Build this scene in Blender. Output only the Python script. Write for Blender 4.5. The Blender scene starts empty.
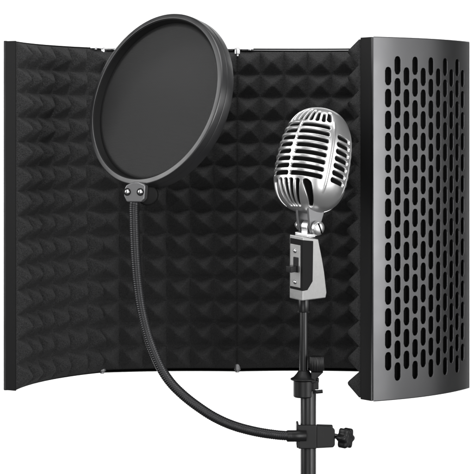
import bpy, bmesh, math, random
import numpy as np
from mathutils import Vector, Matrix, noise
random.seed(4)
sc = bpy.context.scene
COL = sc.collection
R = math.radians
D = 1.75          # camera to the back of the shield, metres
F = 1772.0        # focal length in pixels of the 474 px photograph
ZC = 1.30         # camera height
HY = 138.0        # photograph row of the camera's horizon
KS = .94          # size factor of the stand and microphone

def at(px, py, Y):
    s = (Y + D) / F
    return Vector(((px - 237) * s, Y, ZC + (HY - py) * s))

def mm(px, Y):
    return px * (Y + D) / F

# ------------------------------------------------------------------ materials
def mat(name, base, rough=.5, metal=0.0, spec=.5, bump=None, rough_var=None, col_var=None, sheen=0, coat=0):
    m = bpy.data.materials.new(name); m.use_nodes = True
    nt = m.node_tree; n = nt.nodes; l = nt.links
    b = n['Principled BSDF']
    b.inputs['Base Color'].default_value = (base[0], base[1], base[2], 1)
    b.inputs['Roughness'].default_value = rough
    b.inputs['Metallic'].default_value = metal
    b.inputs['Specular IOR Level'].default_value = spec
    if sheen:
        b.inputs['Sheen Weight'].default_value = sheen
        b.inputs['Sheen Roughness'].default_value = .6
    if coat:
        b.inputs['Coat Weight'].default_value = coat
        b.inputs['Coat Roughness'].default_value = .2
    tc = n.new('ShaderNodeTexCoord')
    def nz(scale, detail=3):
        t = n.new('ShaderNodeTexNoise'); t.inputs['Scale'].default_value = scale
        t.inputs['Detail'].default_value = detail
        l.new(tc.outputs['Object'], t.inputs['Vector']); return t
    if bump:
        for k, (scale, dist) in enumerate(bump):
            t = nz(scale); bp = n.new('ShaderNodeBump')
            bp.inputs['Strength'].default_value = 1; bp.inputs['Distance'].default_value = dist
            l.new(t.outputs['Fac'], bp.inputs['Height'])
            if k: l.new(prev.outputs['Normal'], bp.inputs['Normal'])
            prev = bp
        l.new(prev.outputs['Normal'], b.inputs['Normal'])
    def ramp(t, lo, hi):
        mr = n.new('ShaderNodeMapRange')
        mr.inputs['From Min'].default_value = .3; mr.inputs['From Max'].default_value = .7
        mr.inputs['To Min'].default_value = lo; mr.inputs['To Max'].default_value = hi
        l.new(t.outputs['Fac'], mr.inputs['Value']); return mr
    if rough_var:
        t = nz(rough_var[0]); mr = ramp(t, rough - rough_var[1], rough + rough_var[1])
        l.new(mr.outputs['Result'], b.inputs['Roughness'])
    if col_var:
        t = nz(col_var[0], 5); mr = ramp(t, 1 - col_var[1], 1 + col_var[1])
        mx = n.new('ShaderNodeVectorMath'); mx.operation = 'SCALE'
        mx.inputs[0].default_value = base[:3]
        l.new(mr.outputs['Result'], mx.inputs['Scale'])
        l.new(mx.outputs['Vector'], b.inputs['Base Color'])
    return m

M = {}
M['foam'] = mat('charcoal_foam', (.031, .031, .0315), 1.0, spec=.12, bump=[(1500, .0009), (420, .0012)], col_var=(1100, .5), sheen=.05)
M['panel'] = mat('satin_panel_steel', (.080, .080, .082), .34, metal=.93, rough_var=(25, .04))
M['edge'] = mat('black_powder_coat', (.006, .006, .0062), .6, spec=.2, bump=[(2500, .00004)])
M['steel'] = mat('bright_hinge_steel', (.75, .75, .76), .22, metal=1)
M['ring'] = mat('pop_filter_plastic', (.016, .016, .017), .33, spec=.8, rough_var=(60, .05))
M['screen'] = mat('pop_filter_nylon', (.006, .006, .0062), .42, spec=.38, sheen=.03)
M['black'] = mat('black_plastic', (.007, .007, .0073), .40, spec=.35, bump=[(2200, .00005)])
M['dark_metal'] = mat('gooseneck_metal', (.040, .040, .042), .34, metal=.7)
M['pole'] = mat('satin_black_pole', (.010, .010, .0105), .33, spec=.35, rough_var=(70, .04))
M['bracket'] = mat('grey_bracket_metal', (.24, .24, .245), .42, metal=.8, bump=[(1200, .00005)])
M['chrome'] = mat('satin_chrome', (.78, .78, .78), .31, metal=.92, rough_var=(60, .03))
M['brushed'] = mat('cast_nickel', (.46, .46, .455), .38, metal=.85, bump=[(1800, .00006)], rough_var=(150, .05), col_var=(400, .04))
M['core'] = mat('dark_grille_cloth', (.003, .003, .003), .95, spec=.1, bump=[(1600, .0004)])
# woven screen: fine crossing threads as bump
def weave(m, scale, dist):
    nt = m.node_tree; n = nt.nodes; l = nt.links; b = n['Principled BSDF']
    tc = n.new('ShaderNodeTexCoord'); outs = []
    for d in ('X', 'Y'):
        w = n.new('ShaderNodeTexWave'); w.wave_type = 'BANDS'; w.bands_direction = d
        w.inputs['Scale'].default_value = scale; w.inputs['Distortion'].default_value = .3
        l.new(tc.outputs['Object'], w.inputs['Vector']); outs.append(w.outputs['Fac'])
    mx = n.new('ShaderNodeMath'); mx.operation = 'MAXIMUM'
    l.new(outs[0], mx.inputs[0]); l.new(outs[1], mx.inputs[1])
    bp = n.new('ShaderNodeBump'); bp.inputs['Distance'].default_value = dist
    l.new(mx.outputs[0], bp.inputs['Height']); l.new(bp.outputs['Normal'], b.inputs['Normal'])
weave(M['screen'], 420, .00012)
M['backdrop'] = mat('white_seamless_paper', (.86, .86, .86), .9, spec=.1)

# ------------------------------------------------------------------ helpers
def link(name, me, m, parent=None, loc=None, rot=None, smooth=True):
    o = bpy.data.objects.new(name, me); COL.objects.link(o)
    if m: me.materials.append(m)
    if smooth and len(me.polygons):
        me.polygons.foreach_set('use_smooth', [True] * len(me.polygons))
    if parent: o.parent = parent
    if loc is not None: o.location = loc
    if rot is not None: o.rotation_euler = rot
    return o

def from_bm(name, bm, m, parent=None, bevel=0, seg=3, smooth=True, **k):
    bmesh.ops.recalc_face_normals(bm, faces=bm.faces)
    me = bpy.data.meshes.new(name); bm.to_mesh(me); bm.free()
    o = link(name, me, m, parent, smooth=smooth, **k)
    if bevel:
        b = o.modifiers.new('bevel', 'BEVEL'); b.width = bevel; b.segments = seg
        b.limit_method = 'ANGLE'; b.angle_limit = R(38)
    if smooth and bevel:
        w = o.modifiers.new('wn', 'WEIGHTED_NORMAL')
    return o

def frame(axis, up=Vector((0, 0, 1))):
    z = Vector(axis).normalized(); u = Vector(up)
    if abs(z.dot(u)) > .98: u = Vector((0, 1, 0))
    x = u.cross(z).normalized(); y = z.cross(x)
    return Matrix((x, y, z)).transposed()

def add_box(bm, c, s, rot=None):
    mt = Matrix.Translation(c)
    if rot is not None: mt = mt @ rot.to_4x4()
    mt = mt @ Matrix.Diagonal((s[0], s[1], s[2], 1))
    bmesh.ops.create_cube(bm, size=1, matrix=mt)

def add_prism(bm, pts, a, b, axis_map):
    """polygon pts extruded between a and b; axis_map(u,v,w)->Vector"""
    lo = [bm.verts.new(axis_map(u, v, a)) for u, v in pts]
    hi = [bm.verts.new(axis_map(u, v, b)) for u, v in pts]
    n = len(pts)
    bm.faces.new(lo); bm.faces.new(hi[::-1])
    for i in range(n):
        bm.faces.new((lo[i], lo[(i + 1) % n], hi[(i + 1) % n], hi[i]))

def add_lathe(bm, prof, c=(0, 0, 0), axis=(0, 0, 1), n=48, closed=False):
    """prof: list of (r, h); r == 0 makes a pole"""
    fr = frame(axis); c = Vector(c); rings = []
    for r, h in prof:
        if r <= 1e-7: rings.append([bm.verts.new(c + fr @ Vector((0, 0, h)))])
        else: rings.append([bm.verts.new(c + fr @ Vector((r * math.cos(2 * math.pi * k / n), r * math.sin(2 * math.pi * k / n), h))) for k in range(n)])
    m = len(rings)
    for i in range(m if closed else m - 1):
        a, b = rings[i], rings[(i + 1) % m]
        for k in range(n):
            k2 = (k + 1) % n
            if len(a) == 1 and len(b) == 1: continue
            if len(a) == 1: bm.faces.new((a[0], b[k], b[k2]))
            elif len(b) == 1: bm.faces.new((a[k], a[k2], b[0]))
            else: bm.faces.new((a[k], a[k2], b[k2], b[k]))

def rprof(r, h, b=.0006, z0=0):
    """closed cylinder profile with rounded rims"""
    return [(0, z0), (r - b, z0), (r - b * .3, z0 + b * .3), (r, z0 + b), (r, z0 + h - b), (r - b * .3, z0 + h - b * .3), (r - b, z0 + h), (0, z0 + h)]

def empty(name, loc, label, cat, group=None):
    o = bpy.data.objects.new(name, None); COL.objects.link(o)
    o.location = loc; o.empty_display_size = .02
    o['label'] = label; o['category'] = cat
    if group: o['group'] = group
    return o

def place(o, root):
    """parent o, whose mesh is in world coordinates, to root (pure translation)"""
    o.parent = root; o.matrix_parent_inverse = Matrix.Translation(-Vector(root.location))
    return o

def shrink(o, c, f):
    o.data.transform(Matrix.Translation(c) @ Matrix.Scale(f, 4) @ Matrix.Translation(-Vector(c)))
    return o

# ------------------------------------------------------------------ shield
H = .320; T = .0135
class Arc:
    """one curved panel: chord CH, radius RAD; s along the arc, d inwards, z up"""
    def __init__(self, CH, RAD, T=.0135):
        self.CH, self.RAD, self.T = CH, RAD, T
        self.HALF = math.asin(CH / 2 / RAD); self.W = 2 * self.HALF * RAD
        self.RC = RAD * math.cos(self.HALF)
    def nrm(self, s, k=1.0):                      # outward normal
        a = s / self.RAD * k
        return Vector((math.sin(a), -math.cos(a), 0))
    def pt(self, s, d, z):
        a = s / self.RAD
        p = Vector((self.RAD * math.sin(a), self.RC - self.RAD * math.cos(a), z))
        n = self.nrm(s, .2)
        return p - n * (d / max(.3, n.dot(self.nrm(s))) if d < .004 else d)

def shell_mesh(A):
    """outer sheet with true slots, rolled lips and analytic normals"""
    bm = bmesh.new(); nl = bm.verts.layers.float_vector.new('nn')
    W = A.W
    NC = 11; pitch = .0099; per = .0193; sw = .0034; sl = .0166
    x_first = -pitch * (NC - 1) / 2
    cache = {}
    def mk(s, d, z, n):
        v = bm.verts.new(A.pt(s, d, z)); v[nl] = n; return v
    def V(s, z):
        k = (round(s, 6), round(z, 6))
        if k not in cache: cache[k] = mk(s, 0, z, A.nrm(s))
        return cache[k]
    HB = H / 2 - .0008; WB = W / 2 - .0008
    def strip(s0, s1, ns, zz):
        for i in range(ns):
            a = s0 + (s1 - s0) * i / ns; b = s0 + (s1 - s0) * (i + 1) / ns
            for j in range(len(zz) - 1):
                bm.faces.new((V(a, zz[j]), V(b, zz[j]), V(b, zz[j + 1]), V(a, zz[j + 1])))
    q = per / 4
    for c in range(NC):
        xc = x_first + c * pitch; a, b = xc - pitch / 2, xc + pitch / 2
        ns_ = 15 if c % 2 == 1 else 14
        z0 = -ns_ * per / 2
        hl = sl / 2 - sw
        for k in range(ns_):
            zc = z0 + (k + .5) * per
            zl = [zc - per / 2 + q * i for i in range(5)]
            out = [(b, z) for z in zl] + [(xc, zl[-1])] + [(a, z) for z in zl[::-1]] + [(xc, zl[0])]
            ins = []
            for (u, v) in out:
                if abs(v - zc) <= per * .26: ins.append((sw if u > xc else -sw, max(-hl, min(hl, v - zc)), 1 if u > xc else -1, 0))
                elif u == xc: g = 1 if v > zc else -1; ins.append((0, g * sl / 2, 0, g))
                else:
                    sx = 1 if u > xc else -1; sz = 1 if v > zc else -1
                    ins.append((sx * sw * .707, sz * (hl + sw * .707), sx * .707, sz * .707))
            ov = [V(*p) for p in out]
            ring = []                                    # dense slot outline
            n = len(out); groups = []
            for i in range(n):
                j = (i + 1) % n; p, r_ = ins[i], ins[j]; extra = []
                if abs(p[1]) >= hl - 1e-6 and abs(r_[1]) >= hl - 1e-6 and p[1] * r_[1] > 0:
                    for t in (1 / 3, 2 / 3):
                        dx = p[2] + (r_[2] - p[2]) * t; dz = p[3] + (r_[3] - p[3]) * t
                        m_ = Vector((dx, dz)).normalized()
                        extra.append((m_[0] * sw, math.copysign(hl, p[1]) + m_[1] * sw, m_[0], m_[1]))
                groups.append(len(extra)); ring += [p] + extra
            rv = [mk(xc + p[0], 0, zc + p[1], A.nrm(xc)) for p in ring]
            k0 = 0
            for i in range(n):
                j = (i + 1) % n; g = groups[i]
                seq = [rv[(k0 + t) % len(rv)] for t in range(g + 2)]
                bm.faces.new([ov[i], ov[j]] + seq[::-1]); k0 += g + 1
            tx = Vector((math.cos(xc / A.RAD), math.sin(xc / A.RAD), 0))
            prev = rv
            for ins_, dd, wn in ((.00028, .00015, .6), (.00045, .00050, 1.0), (.00045, .0013, 1.0)):
                cur = []
                for p in ring:
                    nn = (A.nrm(xc) * (1 - wn) - (tx * p[2] + Vector((0, 0, p[3]))) * wn).normalized()
                    cur.append(mk(xc + p[0] - p[2] * ins_, dd, zc + p[1] - p[3] * ins_, nn))
                for i in range(len(ring)):
                    j = (i + 1) % len(ring)
                    bm.faces.new((prev[i], prev[j], cur[j], cur[i]))
                prev = cur
        for sgn in (-1, 1):
            e = sgn * ns_ * per / 2
            zz = [e, (e + sgn * HB) / 2, sgn * HB]
            for j in range(2):
                bm.faces.new((V(a, zz[j]), V(xc, zz[j]), V(xc, zz[j + 1]), V(a, zz[j + 1])))
                bm.faces.new((V(xc, zz[j]), V(b, zz[j]), V(b, zz[j + 1]), V(xc, zz[j + 1])))
    xl = x_first - pitch / 2; xr = -xl
    e = 14 * per / 2
    zs = [-HB, -(e + HB) / 2] + [-e + q * i for i in range(57)] + [(e + HB) / 2, HB]
    strip(-WB, xl, 3, zs); strip(xr, WB, 3, zs)
    # rolled lips all round
    ss = [-WB + (xl + WB) * i / 3 for i in range(3)] + [x_first - pitch / 2 + pitch / 2 * i for i in range(NC * 2 + 1)] + [xr + (WB - xr) * i / 3 for i in range(1, 4)]
    for sg in (-1, 1):
        prev = [V(s_, sg * HB) for s_ in ss]
        for o_, dd, wn in ((.00055, .00022, .6), (.0008, .0008, 1), (.0008, .0026, 1)):
            cur = [mk(s_, dd, sg * (HB + o_), (A.nrm(s_) * (1 - wn) + Vector((0, 0, sg)) * wn).normalized()) for s_ in ss]
            for i in range(len(ss) - 1): bm.faces.new((prev[i], prev[i + 1], cur[i + 1], cur[i]))
            prev = cur
        prev = [V(sg * WB, z) for z in zs]
        tg = Vector((math.cos(A.HALF), sg * math.sin(A.HALF) * sg * sg, 0)); tg = Vector((sg * math.cos(A.HALF), math.sin(A.HALF), 0))
        for o_, dd, wn in ((.00055, .00022, .6), (.0008, .0008, 1), (.0008, .0026, 1)):
            cur = [mk(sg * (WB + o_), dd, z, (A.nrm(sg * WB) * (1 - wn) + tg * wn).normalized()) for z in zs]
            for i in range(len(zs) - 1): bm.faces.new((prev[i], prev[i + 1], cur[i + 1], cur[i]))
            prev = cur
    bm.normal_update()
    for f in bm.faces:
        av = sum((v[nl] for v in f.verts), Vector())
        if f.normal.dot(av) < 0: f.normal_flip()
    bm.verts.ensure_lookup_table()
    nn = [tuple(v[nl]) for v in bm.verts]
    me = bpy.data.meshes.new('panel'); bm.to_mesh(me); bm.free()
    me.polygons.foreach_set('use_smooth', [True] * len(me.polygons))
    me.normals_split_custom_set_from_vertices(nn)
    return me

def edge_mesh(A):
    """black folded rim of a panel: end caps and top/bottom flanges"""
    bm = bmesh.new(); th = .0014; W = A.W; T = A.T
    for sg in (-1, 1):
        e = sg * (W / 2)
        pts = [A.pt(e, .0018, 0), A.pt(e, T, 0), A.pt(e - sg * th, T, 0), A.pt(e - sg * th, .0018, 0)]
        add_prism(bm, [(p.x, p.y) for p in pts], -H / 2 + .0003, H / 2 - .0003, lambda u, v, w: Vector((u, v, w)))
    n = 24
    for sg in (-1, 1):
        zo = sg * (H / 2 - .0004); zi = sg * (H / 2 - th)
        rings = []
        for i in range(n + 1):
            s = (-W / 2 + th) + (W - 2 * th) * i / n
            rings.append([bm.verts.new(A.pt(s, d, z)) for d, z in ((.0018, zo), (T - .001, zo), (T - .001, zi), (.0018, zi))])
        for i in range(n):
            for k in range(4):
                k2 = (k + 1) % 4
                bm.faces.new((rings[i][k], rings[i][k2], rings[i + 1][k2], rings[i + 1][k]))
        bm.faces.new(rings[0]); bm.faces.new(rings[-1][::-1])
    bmesh.ops.recalc_face_normals(bm, faces=bm.faces)
    me = bpy.data.meshes.new('rim'); bm.to_mesh(me); bm.free(); return me

def foam_mesh(A, seed, off=0.0, tall=False):
    NCF, NR, G = 6, 14, 12
    T = A.T; wf = A.W + .0008; hf = H - (.0076 if tall else .0036)
    nx, nz_ = NCF * G, NR * G
    vs = []; fs = []
    rnd = Vector((seed * 3.1, 7.7, 1.3))
    amp = [[1 + random.uniform(-.10, .05) for _ in range(NR)] for _ in range(NCF + 1)]
    tip = [[(random.uniform(-.05, .05), random.uniform(-.05, .05)) for _ in range(NR)] for _ in range(NCF + 1)]
    for j in range(nz_ + 1):
        for i in range(nx + 1):
            u = i / G; v = j / G; us = u + off
            ci, cj = min(6, int(us)), min(NR - 1, int(v))
            ou, ow = tip[ci][cj]
            q = (us % 1) - .5 - ou; fu = abs(q) / (.5 + (ou if q < 0 else -ou))
            q = (v % 1) - .5 - ow; fv = abs(q) / (.5 + (ow if q < 0 else -ow))
            if i in (0, nx) and not off: fu = 1
            if j in (0, nz_): fv = 1
            s_ = (fu ** 11 + fv ** 11) ** (1 / 11)
            h = 1 - min(1, s_)
            h = h if h < .86 else .86 + (h - .86) * .5          # blunted tip
            s = -wf / 2 + wf * u / NCF; z = -hf / 2 + hf * v / NR
            nv = noise.noise_vector(Vector((s * 60, z * 60, h * 2)) + rnd) * .0006
            inner = 0 < i < nx and 0 < j < nz_
            d = T + .0012 + (.0145 if seed == 4 else FH) * h * amp[ci][cj] + (nv.x if inner else 0)
            vs.append(A.pt(s + (nv.y if inner else 0), d, z + (nv.z * .8 if inner else 0)))
    for j in range(nz_):
        for i in range(nx):
            a = j * (nx + 1) + i
            # split each quad along the pyramid's own ridge
            u = ((i + int(off * G)) % G) + .5 - G / 2; v = (j % G) + .5 - G / 2
            if u * v > 0: fs += [(a, a + 1, a + nx + 2), (a, a + nx + 2, a + nx + 1)]
            else: fs += [(a, a + 1, a + nx + 1), (a + 1, a + nx + 2, a + nx + 1)]
    loop = [i for i in range(nx + 1)] + [j * (nx + 1) + nx for j in range(1, nz_ + 1)] + \
           [nz_ * (nx + 1) + i for i in range(nx - 1, -1, -1)] + [j * (nx + 1) for j in range(nz_ - 1, 0, -1)]
    L = len(loop); prev = loop
    wi = A.W - .0036
    for wl, dl_ in ((wf, T + .0003), (wi, T + .0003), (wi, .0092)):
        cur = list(range(len(vs), len(vs) + L))
        for k in loop:
            i = k % (nx + 1); j = k // (nx + 1)
            vs.append(A.pt(-wl / 2 + wl * i / nx, dl_, -hf / 2 + hf * j / nz_))
        for k in range(L):
            k2 = (k + 1) % L
            fs.append((prev[k], cur[k], cur[k2], prev[k2]))
        prev = cur
    bk = len(vs); nb = 24
    for i in range(nb + 1):
        for z in (-hf / 2, hf / 2): vs.append(A.pt(-wi / 2 + wi * i / nb, .0092, z))
    for i in range(nb): fs.append((bk + 2 * i, bk + 2 * i + 1, bk + 2 * i + 3, bk + 2 * i + 2))
    me = bpy.data.meshes.new('foam_pad'); me.from_pydata([tuple(v) for v in vs], [], fs); me.update()
    return me
FH = .0180

zmid = ZC + (HY - 48.5) * D / F - H / 2 + .0006
shield = empty('isolation_shield', (0, 0, zmid - H / 2), 'black five panel folding microphone isolation shield lined with pyramid foam behind the microphone', 'isolation shield')
V2 = [Vector((.1190, -.1980)), Vector((.2150, -.1135)), Vector((.140, .008)), Vector((0.0, .0120)), Vector((-.1400, .001)), Vector((-.2138, -.128))]
specs = [(.1280, .205, .0165), (.1385, .24), (.1392, .34), (.1395, .34), (.1470, .20)]
labels = ['folded in right panel showing its perforated outside', None, None, None, 'left panel seen edge on, its foam facing right']
for k in range(5):
    a, b = V2[k], V2[k + 1]; d = (b - a).normalized()
    A = Arc(*specs[k]); CH = A.CH
    if k == 0: c = a + d * (CH / 2)
    elif k == 4: c = b - d * (CH / 2)
    else: c = (a + b) / 2
    p = link('panel', shell_mesh(A), M['panel'], shield, smooth=False)
    p.location = (c.x, c.y, H / 2); p.rotation_euler = (0, 0, math.atan2(d.y, d.x))
    if labels[k]: p['label'] = labels[k]
    r = link('rim', edge_mesh(A), M['edge'], p, smooth=False)
    bv = r.modifiers.new('bevel', 'BEVEL'); bv.width = .0004; bv.segments = 2; bv.limit_method = 'ANGLE'; bv.angle_limit = R(40)
    link('foam_pad', foam_mesh(A, k, .5 if k == 0 else 0, k in (2, 3)), M['foam'], p)
    bm = bmesh.new(); ra = []              # black sheet added behind the perforations, stands in for shade inside the slots
    for i in range(31):
        s_ = (-A.W / 2 + .0022) + (A.W - .0044) * i / 30
        ra.append([bm.verts.new(A.pt(s_, .0038, z_)) for z_ in (.0025 - H / 2, H / 2 - .0025)] + [bm.verts.new(A.pt(s_, .0048, z_)) for z_ in (H / 2 - .0025, .0025 - H / 2)])
    for a_, b_ in zip(ra, ra[1:]):
        for q_ in range(4): bm.faces.new((a_[q_], a_[(q_ + 1) % 4], b_[(q_ + 1) % 4], b_[q_]))
    bm.faces.new(ra[0]); bm.faces.new(ra[-1][::-1])
    ln_ = from_bm('slot_shade', bm, M['core']); ln_.parent = p
    if k in (2, 3):                       # thin pale strip added above the foam, stands in for the flange catching light
        bm = bmesh.new(); rings = []
        for i in range(25):
            s_ = (-A.W / 2 + .004) + (A.W - .008) * i / 24
            rings.append([bm.verts.new(A.pt(s_, d_, z_)) for d_, z_ in ((A.T - .004, H / 2 - .0017), (A.T + .0008, H / 2 - .0017), (A.T + .0008, H / 2 - .0027), (A.T - .004, H / 2 - .0027))])
        for a_, b_ in zip(rings, rings[1:]):
            for q_ in range(4): bm.faces.new((a_[q_], a_[(q_ + 1) % 4], b_[(q_ + 1) % 4], b_[q_]))
        bm.faces.new(rings[0]); bm.faces.new(rings[-1][::-1])
        st = from_bm('flange_glint', bm, M['bracket'], smooth=False); st.parent = p
# hinges where panels meet, top and bottom
for k in range(1, 5):
    v = V2[k]
    dl = (V2[k] - V2[k - 1]).normalized(); dr = (V2[k + 1] - V2[k]).normalized()
    inward = Vector((-(dl + dr).y, (dl + dr).x)).normalized()
    bm = bmesh.new()
    add_lathe(bm, rprof(.0042, H - .020, .0008), Vector((v.x, v.y, .010)) + Vector((inward.x, inward.y, 0)) * .005, n=24)
    o = from_bm('hinge_spine', bm, M['edge']); o.parent = shield
    for sg in (-1, 1):
        bm = bmesh.new()
        z = H / 2 + (H / 2 - .0035 if sg > 0 else -H / 2 + .0052)
        c = Vector((v.x, v.y, z)) + Vector((inward.x, inward.y, 0)) * .0145
        add_lathe(bm, rprof(.0034, .0062, .0006, -.0031), c, n=24)
        add_lathe(bm, rprof(.0022, .0085, .0005, -.0052), c, n=20)
        for dd in ((-dl, dr) if sg > 0 else ()):
            t = Vector((dd.x, dd.y, 0)); ang = math.atan2(t.y, t.x)
            ln = .015 if sg > 0 else .008
            add_box(bm, c + t * (ln / 2 + .001) + Vector((0, 0, sg * .0022)), (ln, .0062, .0011), Matrix.Rotation(ang, 3, 'Z'))
            if sg > 0: add_lathe(bm, rprof(.0019, .0016, .0004, -.0008), c + t * .012 + Vector((0, 0, sg * .0022 - .0008)), n=16)
        o = from_bm('hinge', bm, M['steel'] if sg > 0 else M['bracket'], bevel=.0002, seg=1); o.parent = shield

# ------------------------------------------------------------------ pop filter
YP = -.17
N = Vector((-.64, -.715, .28)).normalized()
pc = at(153.2, 98.0, YP)
pop = empty('pop_filter', at(307, 436, -.217), 'large round black mesh pop filter on a gooseneck clamped to the stand', 'pop filter')
RO = mm(89.6, YP)
bm = bmesh.new()
RI = RO - .0050; dp = .0165
prof = [(RI, -.0006), (RI + .0002, -.0001), (RI + .0007, .0), (RO - .0012, -.0005), (RO - .0003, -.0009), (RO, -.0018),
        (RO + .0004, -dp * .42), (RO + .0001, -dp * .45), (RO + .0001, -dp * .49), (RO + .0004, -dp * .52),
        (RO + .0004, -dp + .001), (RO - .0003, -dp), (RI - .0004, -dp), (RI, -dp + .0005)]
add_lathe(bm, prof, pc, N, n=160, closed=True)
o = from_bm('hoop', bm, M['ring'], bevel=.0002, seg=1); place(o, pop)
bm = bmesh.new()
add_lathe(bm, [(RI + .0003, -.0009), (RI - .0003, -.0009), (RI - .0007, -.0013), (RI - .0009, -.0068), (RI - .0018, -.0074), (RI - .0018, -.0084), (RI + .0003, -.0086)], pc, N, n=160, closed=True)
o = from_bm('hoop_shade_band', bm, M['edge']); place(o, pop)  # black band added for the shade on the hoop's unlit inner wall
bm = bmesh.new()
rr = RI - .0012; prof = [(0, .0035)] + [(rr * k / 16, .0035 * (1 - (k / 16) ** 2)) for k in range(1, 17)] + [(rr * .999, -.0008), (0, -.0004)]
add_lathe(bm, prof, (0, 0, 0), (0, 0, 1), n=128)
fr = frame(N)
o = from_bm('mesh_screen', bm, M['screen']); 
o.parent = pop; o.matrix_parent_inverse = Matrix.Translation(-pop.location)
o.matrix_basis = Matrix.Translation(pc + N * -.0078) @ fr.to_4x4()

# bracket under the hoop
bc = at(136, 192, YP - .020)
by = Matrix.Rotation(R(-16), 3, 'Z')
pts = [(-.0098, -.0035), (-.0072, -.0088), (.0062, -.0088), (.0092, -.0055), (.0100, .0045), (.0100, .0062), (.0040, .0088), (-.0015, .0090), (-.0078, .0060), (-.0100, .0015)]
bm = bmesh.new()
add_prism(bm, pts, -.0045, .0045, lambda u, v, w: bc + by @ Vector((u, w, v)))
o = from_bm('bracket', bm, M['bracket'], bevel=.0012); place(o, pop)
brk = o
for sx in (-.0066, .0056):
    bm = bmesh.new(); c = bc + by @ Vector((sx, -.0045, .0002))
    add_lathe(bm, [(0, .0018), (.0012, .0017), (.0021, .0011), (.0025, .0), (.0025, -.001), (0, -.001)], c, by @ Vector((0, -1, 0)), n=20)
    bmw = bmesh.new(); add_lathe(bmw, rprof(.0034, .0006, .0002, -.0002), c, by @ Vector((0, -1, 0)), n=28)
    wsh = from_bm('washer', bmw, M['edge']); wsh.parent = brk
    o = from_bm('screw', bm, M['steel']); o.parent = brk; o.matrix_parent_inverse = brk.matrix_parent_inverse.copy()
    o.matrix_parent_inverse = Matrix.Identity(4)
bm = bmesh.new()
add_lathe(bm, rprof(.0094, .010, .0015), at(147.5, 195, YP - .018) + Vector((0, .012, 0)), by @ Vector((.25, -1, 0)), n=36)
add_lathe(bm, rprof(.004, .012, .0005), at(143, 194, YP - .012) + Vector((0, .008, 0)), by @ Vector((0, -1, 0)), n=20)
o = from_bm('pivot_knob', bm, M['edge']); place(o, pop)

# gooseneck
gp = [(134.4, 202.2, -.190), (134, 209, -.190), (134.3, 225, -.191), (135, 245, -.192), (136.2, 265, -.193), (138, 285, -.194), (141.5, 309, -.196), (147.5, 334, -.199), (153.5, 351, -.202), (161.5, 369, -.205), (171, 383, -.208),
      (183, 395, -.211), (197, 406, -.215), (214, 417, -.219), (233, 425.5, -.223), (255, 431.5, -.227), (276, 434.8, -.230), (292, 436, -.232)]
P = [at(*g) for g in gp]
def catmull(P, n):
    out = []
    Q = [P[0] * 2 - P[1]] + P + [P[-1] * 2 - P[-2]]
    for i in range(1, len(Q) - 2):
        for k in range(n):
            t = k / n; a, b, c, d = Q[i - 1], Q[i], Q[i + 1], Q[i + 2]
            out.append(.5 * ((2 * b) + (c - a) * t + (2 * a - 5 * b + 4 * c - d) * t * t + (3 * b - a - 3 * c + d) * t ** 3))
    out.append(P[-1]); return out
raw = catmull(P, 60)
step = .00030; path = [raw[0]]; acc = 0
for a, b in zip(raw, raw[1:]):
    seg = (b - a).length
    while acc + seg >= step:
        t = (step - acc) / seg; a = a + (b - a) * t; seg = (b - a).length; path.append(a); acc = 0
    acc += seg
n = 22; vs = []; fs = []; up = Vector((0, 1, 0))
for i, p in enumerate(path):
    t = (path[min(i + 1, len(path) - 1)] - path[max(i - 1, 0)]).normalized()
    x = up.cross(t).normalized(); y = t.cross(x); L = i * step; f = L / (len(path) * step)
    r0 = .00470 - .0006 * f
    for k in range(n):
        a = 2 * math.pi * k / n
        ph = (L / .00185 + k / n) % 1
        rad = r0 - .00042 * (abs(ph - .5) * 2) ** 3
        vs.append(tuple(p + (x * math.cos(a) + y * math.sin(a)) * rad))
for i in range(len(path) - 1):
    for k in range(n):
        a = i * n + k; b = i * n + (k + 1) % n
        fs.append((a, b, b + n, a + n))
fs.append(tuple(range(n))[::-1]); fs.append(tuple(range((len(path) - 1) * n, len(path) * n)))
me = bpy.data.meshes.new('gooseneck'); me.from_pydata(vs, [], fs); me.update()
o = link('gooseneck', me, M['dark_metal']); place(o, pop)
bm = bmesh.new()
d = (P[-1] - P[-3]).normalized()
add_lathe(bm, [(.0040, 0), (.0049, .0003), (.0052, .001), (.0052, .012), (.0047, .0125), (.0047, .018), (0, .018)], at(286.5, 436, -.231), (1, .02, 0), n=32)
o = from_bm('ferrule', bm, M['black']); shrink(o, at(286.5, 436, -.231), KS); place(o, pop)
# clamp round the pole
YS = -.217
bm = bmesh.new()
c = at(307, 434.8, YS)
add_box(bm, c + Vector((0, -.0105, 0)), (.0168, .005, .0215))           # front plate
add_box(bm, c + Vector((-.0087, .002, 0)), (.0022, .022, .0215))         # left cheek
o = from_bm('clamp_jaw', bm, M['black'], bevel=.0009); shrink(o, c, KS); place(o, pop)
bm = bmesh.new()
pts = [(.0080, -.0108), (.0235, -.0100), (.0252, -.0080), (.0252, .0060), (.0225, .0086), (.0080, .0100)]
add_prism(bm, pts, -.0100, -.0045, lambda u, v, w: c + Vector((u, w, v)))
pts = [(.0088, -.0090), (.0240, -.0090), (.0240, .0080), (.0088, .0085)]
add_prism(bm, pts, .003, .009, lambda u, v, w: c + Vector((u, w, v)))
add_box(bm, c + Vector((.0105, 0, 0)), (.003, .016, .016))
o = from_bm('clamp_body', bm, M['black'], bevel=.0009); shrink(o, c, KS); place(o, pop)
bm = bmesh.new()
kc = at(345.3, 438, YS - .006); kax = Vector((.80, -.60, -.05)).normalized()
prof = []
for i in range(26):
    h = i * .0009; prof.append((.0021 + (.0004 if i % 2 else 0), h))
add_lathe(bm, [(0, 0)] + prof + [(0, .0234)], kc - kax * .0215, kax, n=20)
o = from_bm('clamp_bolt', bm, M['steel']); shrink(o, kc, KS); place(o, pop)
bm = bmesh.new()
fk = frame(kax); pts = []
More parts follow.
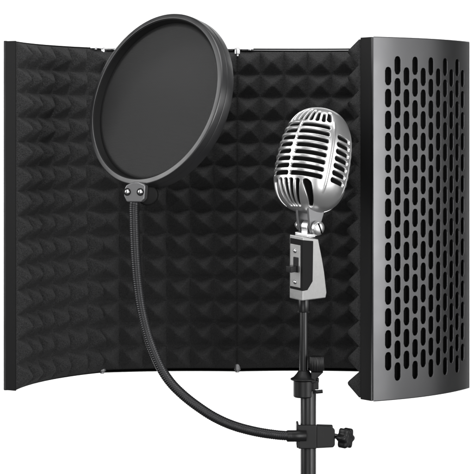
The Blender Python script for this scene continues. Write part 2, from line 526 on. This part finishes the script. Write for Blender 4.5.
for i in range(72):
    a = 2 * math.pi * i / 72
    r = .00865 + .00135 * math.cos(a * 6 + .5)
    pts.append((r * math.cos(a), r * math.sin(a)))
rings = []
for sc_, h in ((0.0, -.0045), (.62, -.0045), (.93, -.0040), (1, -.0032), (1, .0032), (.94, .0044), (.80, .0050), (.5, .0046), (0, .0044)):
    if sc_ == 0: rings.append([bm.verts.new(kc + fk @ Vector((0, 0, h)))])
    else: rings.append([bm.verts.new(kc + fk @ Vector((u * sc_, v * sc_, h))) for u, v in pts])
for a, b in zip(rings, rings[1:]):
    for k in range(72):
        k2 = (k + 1) % 72
        if len(a) == 1: bm.faces.new((a[0], b[k], b[k2]))
        elif len(b) == 1: bm.faces.new((a[k], a[k2], b[0]))
        else: bm.faces.new((a[k], a[k2], b[k2], b[k]))
add_lathe(bm, rprof(.0042, .003, .0006), kc - kax * .0068, kax, n=24)
o = from_bm('clamp_knob', bm, M['black']); shrink(o, kc, KS); place(o, pop)

# ------------------------------------------------------------------ stand
stand = empty('microphone_stand', at(308, 700, YS), 'slim black telescopic stand pole with clutch collar carrying the silver microphone', 'microphone stand')
def cyl(name, p0, p1, r, m, b=.0005, n=40):
    bm = bmesh.new(); L = (p1 - p0).length
    add_lathe(bm, rprof(r, L, b), p0, p1 - p0, n=n)
    return from_bm(name, bm, m)
o = cyl('upper_pole', at(303.6, 392, YS), at(303.6, 299, YS), .0036, M['pole']); place(o, stand)
o = cyl('lower_tube', at(308.3, 700, YS), at(308.3, 390, YS), .00675, M['pole']); place(o, stand)
bm = bmesh.new()
c0 = at(303.8, 397, YS)
add_lathe(bm, [(0, 0), (.0086, 0), (.0094, .0005), (.0096, .0013), (.0096, .0150), (.0104, .0156), (.0120, .0158), (.0124, .0164), (.0122, .0171), (.0095, .0185), (.0068, .0215), (.0052, .0240), (.0042, .0245), (0, .0245)], c0, n=48)
o = from_bm('clutch_collar', bm, M['black'], bevel=.0002, seg=1); shrink(o, c0, KS); place(o, stand)
bm = bmesh.new()
kb = at(316.8, 371, YS - .004)
rings = []
for h, s_ in ((0, .86), (.0007, 1), (.0128, 1), (.0135, .9)):
    rings.append([bm.verts.new(kb + Vector((s_ * (.0064 + .00035 * math.cos(16 * 2 * math.pi * k / 96)) * math.cos(2 * math.pi * k / 96), s_ * (.0064 + .00035 * math.cos(16 * 2 * math.pi * k / 96)) * math.sin(2 * math.pi * k / 96), h))) for k in range(96)])
for a, b in zip(rings, rings[1:]):
    for k in range(96): bm.faces.new((a[k], a[(k + 1) % 96], b[(k + 1) % 96], b[k]))
bm.faces.new(rings[0]); bm.faces.new(rings[-1][::-1])
o = from_bm('clutch_knob', bm, M['black']); shrink(o, kb, KS); place(o, stand)
bm = bmesh.new()
q = lambda x, y: at(x, y, YS)
pts = [(323.3, 371), (311, 371), (310.5, 382), (315.2, 382), (315.5, 378.5)]
w_ = [q(*p) for p in pts]
add_prism(bm, [(v.x, v.z) for v in w_], YS - .007, YS + .001, lambda u, v, w: Vector((u, w, v)))
add_box(bm, q(315.6, 384.5), (.0050, .008, .0078)); add_box(bm, q(317.6, 380.2), (.0022, .005, .0040))
o = from_bm('clutch_lever', bm, M['black'], bevel=.0007); place(o, stand)
bm = bmesh.new()
add_lathe(bm, rprof(.0016, .006, .0004), q(315.5, 391) + Vector((0, -.006, 0)), (1, 0, .1), n=16)
o = from_bm('clutch_pin', bm, M['black']); place(o, stand)

# ------------------------------------------------------------------ microphone
YM = -.225
mic = empty('vintage_microphone', at(305.5, 300, YM), 'silver retro microphone with a slotted rounded grille, tilted on top of the stand', 'microphone')
A_, B_, HT = .0318, .0330, .0490
yaw = R(-41)
RM = (Matrix.Rotation(R(11.5), 3, 'Y') @ Matrix.Rotation(R(-13), 3, 'X') @ Matrix.Rotation(yaw, 3, 'Z')).to_4x4() @ Matrix.Scale(KS, 4)
hc = at(313.8, 160.5, YM)
def head_surface(nth, nps, off, slots, name, m):
    th = np.linspace(-np.pi, np.pi, nth, endpoint=False)
    # even arc-length sampling of the profile
    ps = np.linspace(np.pi / 2, -np.pi / 2, 6000)
    def prof(ps):
        s, c = np.sin(ps), np.clip(np.cos(ps), 0, 1)
        p = np.where(s > 0, 2.7, 2.95)
        return HT * np.sign(s) * np.abs(s) ** (2 / p), c ** (2 / p), c ** (2 / np.where(s > 0, 2.5, 2.3))
    z, rho, rhoy = prof(ps)
    L = np.concatenate([[0], np.cumsum(np.hypot(np.diff(z), np.diff(rho) * .0322))])
    Ls = np.linspace(0, L[-1], nps)
    z = np.interp(Ls, L, z); rho = np.interp(Ls, L, rho); rhoy = np.interp(Ls, L, rhoy); RY = np.meshgrid(th, rhoy)[1]
    TH, Z = np.meshgrid(th, z); RHO = np.meshgrid(th, rho)[1]; LL = np.meshgrid(th, Ls)[1]
    nn = 2.35
    r = 1 / ((np.abs(np.sin(TH)) / A_) ** nn + (np.abs(np.cos(TH)) / B_) ** nn) ** (1 / nn)
    # slight taper: wider towards the lower third
    tap = 1 - .05 * (Z / HT) - .03 * (Z / HT) ** 2
    X = RHO * r * np.sin(TH) * tap; Y = -RY * r * np.cos(TH) * tap
    Pn = np.stack([X, Y, Z], -1)
    dth = np.roll(Pn, -1, 1) - np.roll(Pn, 1, 1)
    dps = np.empty_like(Pn); dps[1:-1] = Pn[2:] - Pn[:-2]; dps[0] = Pn[1] - Pn[0]; dps[-1] = Pn[-1] - Pn[-2]
    Nn = np.cross(dps, dth); ln = np.linalg.norm(Nn, axis=-1, keepdims=True); Nn = Nn / np.maximum(ln, 1e-12)
    Nn[0] = (0, 0, 1); Nn[-1] = (0, 0, -1)
    if (Nn[nps // 2] * Pn[nps // 2]).sum() < 0: Nn[1:-1] *= -1
    disp = np.full(TH.shape, -off)
    if slots:
        sd = np.full(TH.shape, 1.0)
        deg = np.degrees(TH); Rm = .0322
        aw = np.abs(TH) * Rm
        def capsule(w0, w1, zc, hw):
            dx = np.maximum(np.maximum(w0 + hw - aw, aw - (w1 - hw)), 0)
            return np.hypot(dx, Z - zc) - hw
        pitch = .0067; rows = [.0262 - pitch * k for k in range(8)]
        for k, zc in enumerate(rows):
            c0 = .0009 if k not in (3, 4) else .0019
            sd = np.minimum(sd, capsule(c0, R(57) * Rm, zc, .00188))
            sd = np.minimum(sd, capsule(R(123) * Rm, R(178) * Rm, zc, .00188))
            if k: sd = np.minimum(sd, capsule(R(73) * Rm, R(110) * Rm, zc + .0008, .0020))
        Lrow = lambda zz: np.interp(-zz, -z, Ls)
        for back in (0, 1):
            ad = np.abs(deg) if not back else 180 - np.abs(deg)
            def vslot(t0, t1, L0, L1, hw0, hw1):
                L0, L1 = min(L0, L1), max(L0, L1)
                f = np.clip((LL - L0) / (L1 - L0), 0, 1)
                ti = t0 + (t1 - t0) * f
                hw = hw0 + (hw1 - hw0) * f
                lat = np.radians(ad - ti) * np.maximum(RHO, .05) * Rm
                dl = np.maximum(np.maximum(L0 + hw - LL, LL - (L1 - hw)), 0)
                return np.hypot(lat, dl) - hw
            Lt = Lrow(.0305); 
            for t in (6, 18, 30, 42):
                sd = np.minimum(sd, vslot(t, t, Lt - .0165 + .00012 * t, Lt, .0010, .0018))
            sd = np.minimum(sd, vslot(55, 53, Lt - .0145, Lt - .0012, .0015, .0025))
            Lb = Lrow(-.0255)
            for t in (5.5, 17.5):
                sd = np.minimum(sd, vslot(t, t - 1, Lb, Lb + .0275, .0019, .0009))
            sd = np.minimum(sd, vslot(31.5, 52, Lb - .0004, Lb + .0262, .0040, .0017))
        t = np.clip((.00042 - sd) / .00095, 0, 1); t = t * t * (3 - 2 * t)
        disp = disp - .0046 * t
        # narrow ridge edging the smooth side band, raised emblem boss on the centre line
        for d0 in (64.5, 117):
            q_ = (np.abs(deg) - d0) / 2.2
            disp += .0006 * np.exp(-q_ ** 2) * np.clip((.034 - np.abs(Z)) / .008, 0, 1)
        cr = np.exp(-(aw / .0012) ** 2) * (np.abs(Z) < .030) * .00018
        disp += cr
        em_ = (np.abs(aw) / .0040) ** 2 + ((Z - .0026) / .0075) ** 2
        disp += .0002 * np.clip(1.3 - em_, 0, 1)
    V_ = Pn + Nn * disp[..., None]
    nv = nth * nps
    idx = np.arange(nv).reshape(nps, nth)
    a = idx[:-1]; b = np.roll(idx, -1, 1)[:-1]; c = np.roll(idx, -1, 1)[1:]; d_ = idx[1:]
    F_ = np.stack([a, d_, c, b], -1).reshape(-1, 4)
    me = bpy.data.meshes.new(name)
    me.vertices.add(nv); me.vertices.foreach_set('co', V_.reshape(-1).astype(np.float32))
    me.loops.add(F_.size); me.loops.foreach_set('vertex_index', F_.reshape(-1).astype(np.int32))
    me.polygons.add(len(F_)); me.polygons.foreach_set('loop_start', np.arange(0, F_.size, 4, dtype=np.int32))
    me.polygons.foreach_set('loop_total', np.full(len(F_), 4, dtype=np.int32))
    me.update(calc_edges=True); me.validate()
    o = link(name, me, m)
    o.parent = mic; o.matrix_parent_inverse = Matrix.Translation(-mic.location)
    o.matrix_basis = Matrix.Translation(hc) @ RM
    return o
head_surface(760, 560, 0, True, 'grille_housing', M['chrome'])
head_surface(160, 120, .0022, False, 'grille_cloth', M['core'])

# switch housing below
by = R(-48)
HR = (Matrix.Rotation(R(7), 3, 'X') @ Matrix.Rotation(by, 3, 'Z'))
wd = .0172
org = at(302.4, 301, YM - .018) - HR @ Vector((wd / 2 * KS, 0, 0))
hm = Matrix.Translation(org) @ HR.to_4x4() @ Matrix.Scale(KS, 4)
def sub(name, bm, m, parent, bevel=0, seg=3):
    o = from_bm(name, bm, m, bevel=bevel, seg=seg)
    if parent is mic:
        o.parent = mic; o.matrix_parent_inverse = Matrix.Translation(-mic.location); o.matrix_basis = hm
    else:
        o.parent = parent
    return o
ax = lambda u, v, w: Vector((w, u, v))
pts = [(0, 0), (.0300, -.0015), (.0312, .0035), (.0298, .012), (.0278, .024), (.0250, .036), (.0220, .047), (.0200, .0545), (0, .0590)]
bm = bmesh.new(); add_prism(bm, pts, -wd / 2, wd / 2, ax)
hs = sub('switch_housing', bm, M['brushed'], mic, .0009)
pts = [(-.0005, .0092), (.0060, .0092), (.0125, .0165), (.0130, .0535), (-.0005, .0560)]
bm = bmesh.new(); add_prism(bm, pts, -wd / 2 + .0012, wd / 2 + .0006, ax)
sub('switch_surround', bm, M['edge'], hs, .0004, 2)
bm = bmesh.new(); add_prism(bm, [(-.0011, .0118), (-.0003, .0118), (-.0003, .0508), (-.0011, .0508)], -wd / 2 + .0022, wd / 2 - .0020, ax)
sub('switch_plate', bm, M['brushed'], hs, .0002, 2)
bm = bmesh.new()
add_box(bm, Vector((.0012, -.0013, .0325)), (.0062, .0012, .0140))
add_box(bm, Vector((-.0005, -.0050, .0290)), (.0070, .0080, .0056))
sub('switch_toggle', bm, M['black'], hs, .0005, 2)
for z in (.0163, .0450):
    bm = bmesh.new(); add_lathe(bm, [(0, .0013), (.0010, .0012), (.0019, .0006), (.0021, 0), (0, 0)], (-.0003, -.0011, z), (0, -1, 0), n=20)
    sub('screw', bm, M['steel'], hs)
# swivel joint
pv = hm.inverted() @ at(304.2, 225.7, YM - .006)
bm = bmesh.new()
add_box(bm, Vector((0, pv.y, (pv.z + .057) / 2)), (.0078, .0105, pv.z - .054))
add_lathe(bm, rprof(.0058, .0078, .0006, -.0039), (0, pv.y, pv.z), (1, 0, 0), n=32)
add_box(bm, Vector((0, pv.y - .001, .0590)), (.0160, .0165, .0030))
sub('swivel_lug', bm, M['chrome'], mic, .0006)
for sx in (-1, 1):
    bm = bmesh.new()
    x0 = sx * .0075
    hcl = hm.inverted() @ (hc + (RM.to_3x3() @ Vector((0, 0, -.040))))
    top = hcl.z + .004; yy = hcl.y
    pts = [(pv.y - .0062, pv.z), (pv.y - .0045, pv.z - .0045), (pv.y, pv.z - .0062), (pv.y + .0045, pv.z - .0045), (pv.y + .0062, pv.z),
           (yy + .0130, top - .006), (yy + .0130, top), (yy - .0095, top), (yy - .0095, top - .005)]
    add_prism(bm, pts, x0 - .0014, x0 + .0014, ax)
    sub('swivel_yoke', bm, M['bracket'], mic, .0005, 2)
bm = bmesh.new()
hdir = 1
add_lathe(bm, [(0, 0), (.0056, 0), (.0062, .0006), (.0064, .0016), (.0064, .0046), (.0058, .0056), (.0030, .0061), (0, .0062)], (.0092, pv.y, pv.z), (1, 0, 0), n=40)
add_lathe(bm, rprof(.0032, .030, .0004), (-.0150, pv.y, pv.z), (1, 0, 0), n=24)
add_lathe(bm, [(0, 0), (.0042, 0), (.0047, .0008), (.0047, .0035), (.0038, .0042), (0, .0044)], (-.0132, pv.y, pv.z), (1, 0, 0), n=6)
ps_ = sub('swivel_screw', bm, M['chrome'], mic)
bm = bmesh.new(); add_box(bm, Vector((.0150, pv.y, pv.z)), (.0011, .0013, .0105), Matrix.Rotation(R(25), 3, 'X'))
sub('screw_slot', bm, M['core'], ps_)
bm = bmesh.new()
add_lathe(bm, rprof(.0053, .0127, .0005), at(303.6, 312, YS), n=32)
o = from_bm('threaded_socket', bm, M['pole']); place(o, mic)

# ------------------------------------------------------------------ backdrop
bm = bmesh.new(); n = 24
pr = [(1.6, 3.4)] + [(1.6, 3.2 - 1.9 * k / 6) for k in range(7)]
pr = [(1.6, 2.5), (1.6, .55)] + [(1.6 - .35 * (1 - math.cos(math.pi / 2 * k / 12)), .55 - .35 * math.sin(math.pi / 2 * k / 12)) for k in range(1, 13)]
a = [bm.verts.new((-2.1, y, z)) for y, z in pr]; b = [bm.verts.new((2.1, y, z)) for y, z in pr]
for i in range(len(pr) - 1): bm.faces.new((a[i], a[i + 1], b[i + 1], b[i]))
bd = from_bm('backdrop', bm, M['backdrop']); bd['kind'] = 'structure'

# ------------------------------------------------------------------ lights
def area(name, loc, tgt, size, power, sy=None, col=(1, 1, 1)):
    l = bpy.data.lights.new(name, 'AREA'); l.energy = power; l.size = size; l.color = col
    l.shape = 'RECTANGLE'; l.size_y = sy or size
    o = bpy.data.objects.new(name, l); COL.objects.link(o); o.location = loc
    dr = Vector(tgt) - Vector(loc); o.rotation_euler = dr.to_track_quat('-Z', 'Y').to_euler()
    return o
for sx in (-1, 1):
    area('backdrop_lamp', (sx * 1.1, .75, 1.3), (sx * .1, 1.6, 1.3), .4, 21, 1.6)
area('top_softbox', (.10, -.30, 1.82), (0, -.02, 1.15), .9, 3.6, .35)
area('left_softbox', (-1.5, -.45, 1.70), (0, -.1, 1.25), .9, 17, 1.3)
area('right_softbox', (1.22, -1.25, 1.27), (.1, -.12, 1.22), .62, 17, .85)
area('side_fill', (1.55, -.50, 1.24), (.17, -.15, 1.22), .75, 4.6, .75)  # unseen fill lamp, added to brighten the middle of the right panel
area('low_fill', (-.25, -2.0, .72), (0, 0, 1.25), .9, 6, .5)  # unseen fill lamp from below, added to lift the foam's black undersides
area('front_softbox', (-.25, -2.2, 1.85), (0, 0, 1.22), 1.1, 14, .8)
w = bpy.data.worlds.new('World'); sc.world = w; w.use_nodes = True
w.node_tree.nodes['Background'].inputs[0].default_value = (1, 1, 1, 1)
w.node_tree.nodes['Background'].inputs[1].default_value = .09

# ------------------------------------------------------------------ camera
cam = bpy.data.cameras.new('camera'); co = bpy.data.objects.new('camera', cam); COL.objects.link(co)
co.location = (0, -D, ZC); co.rotation_euler = (R(90), 0, 0)
cam.sensor_width = 36; cam.lens = 36 * F / 474; cam.shift_y = -(237 - HY) / 474
cam.clip_start = .05; cam.clip_end = 50
sc.camera = co
sc.view_settings.view_transform = 'Standard'; sc.view_settings.look = 'None'
sc.view_settings.exposure = 0; sc.view_settings.gamma = 1
sc.cycles.use_denoising = True
sc.cycles.max_bounces = 8
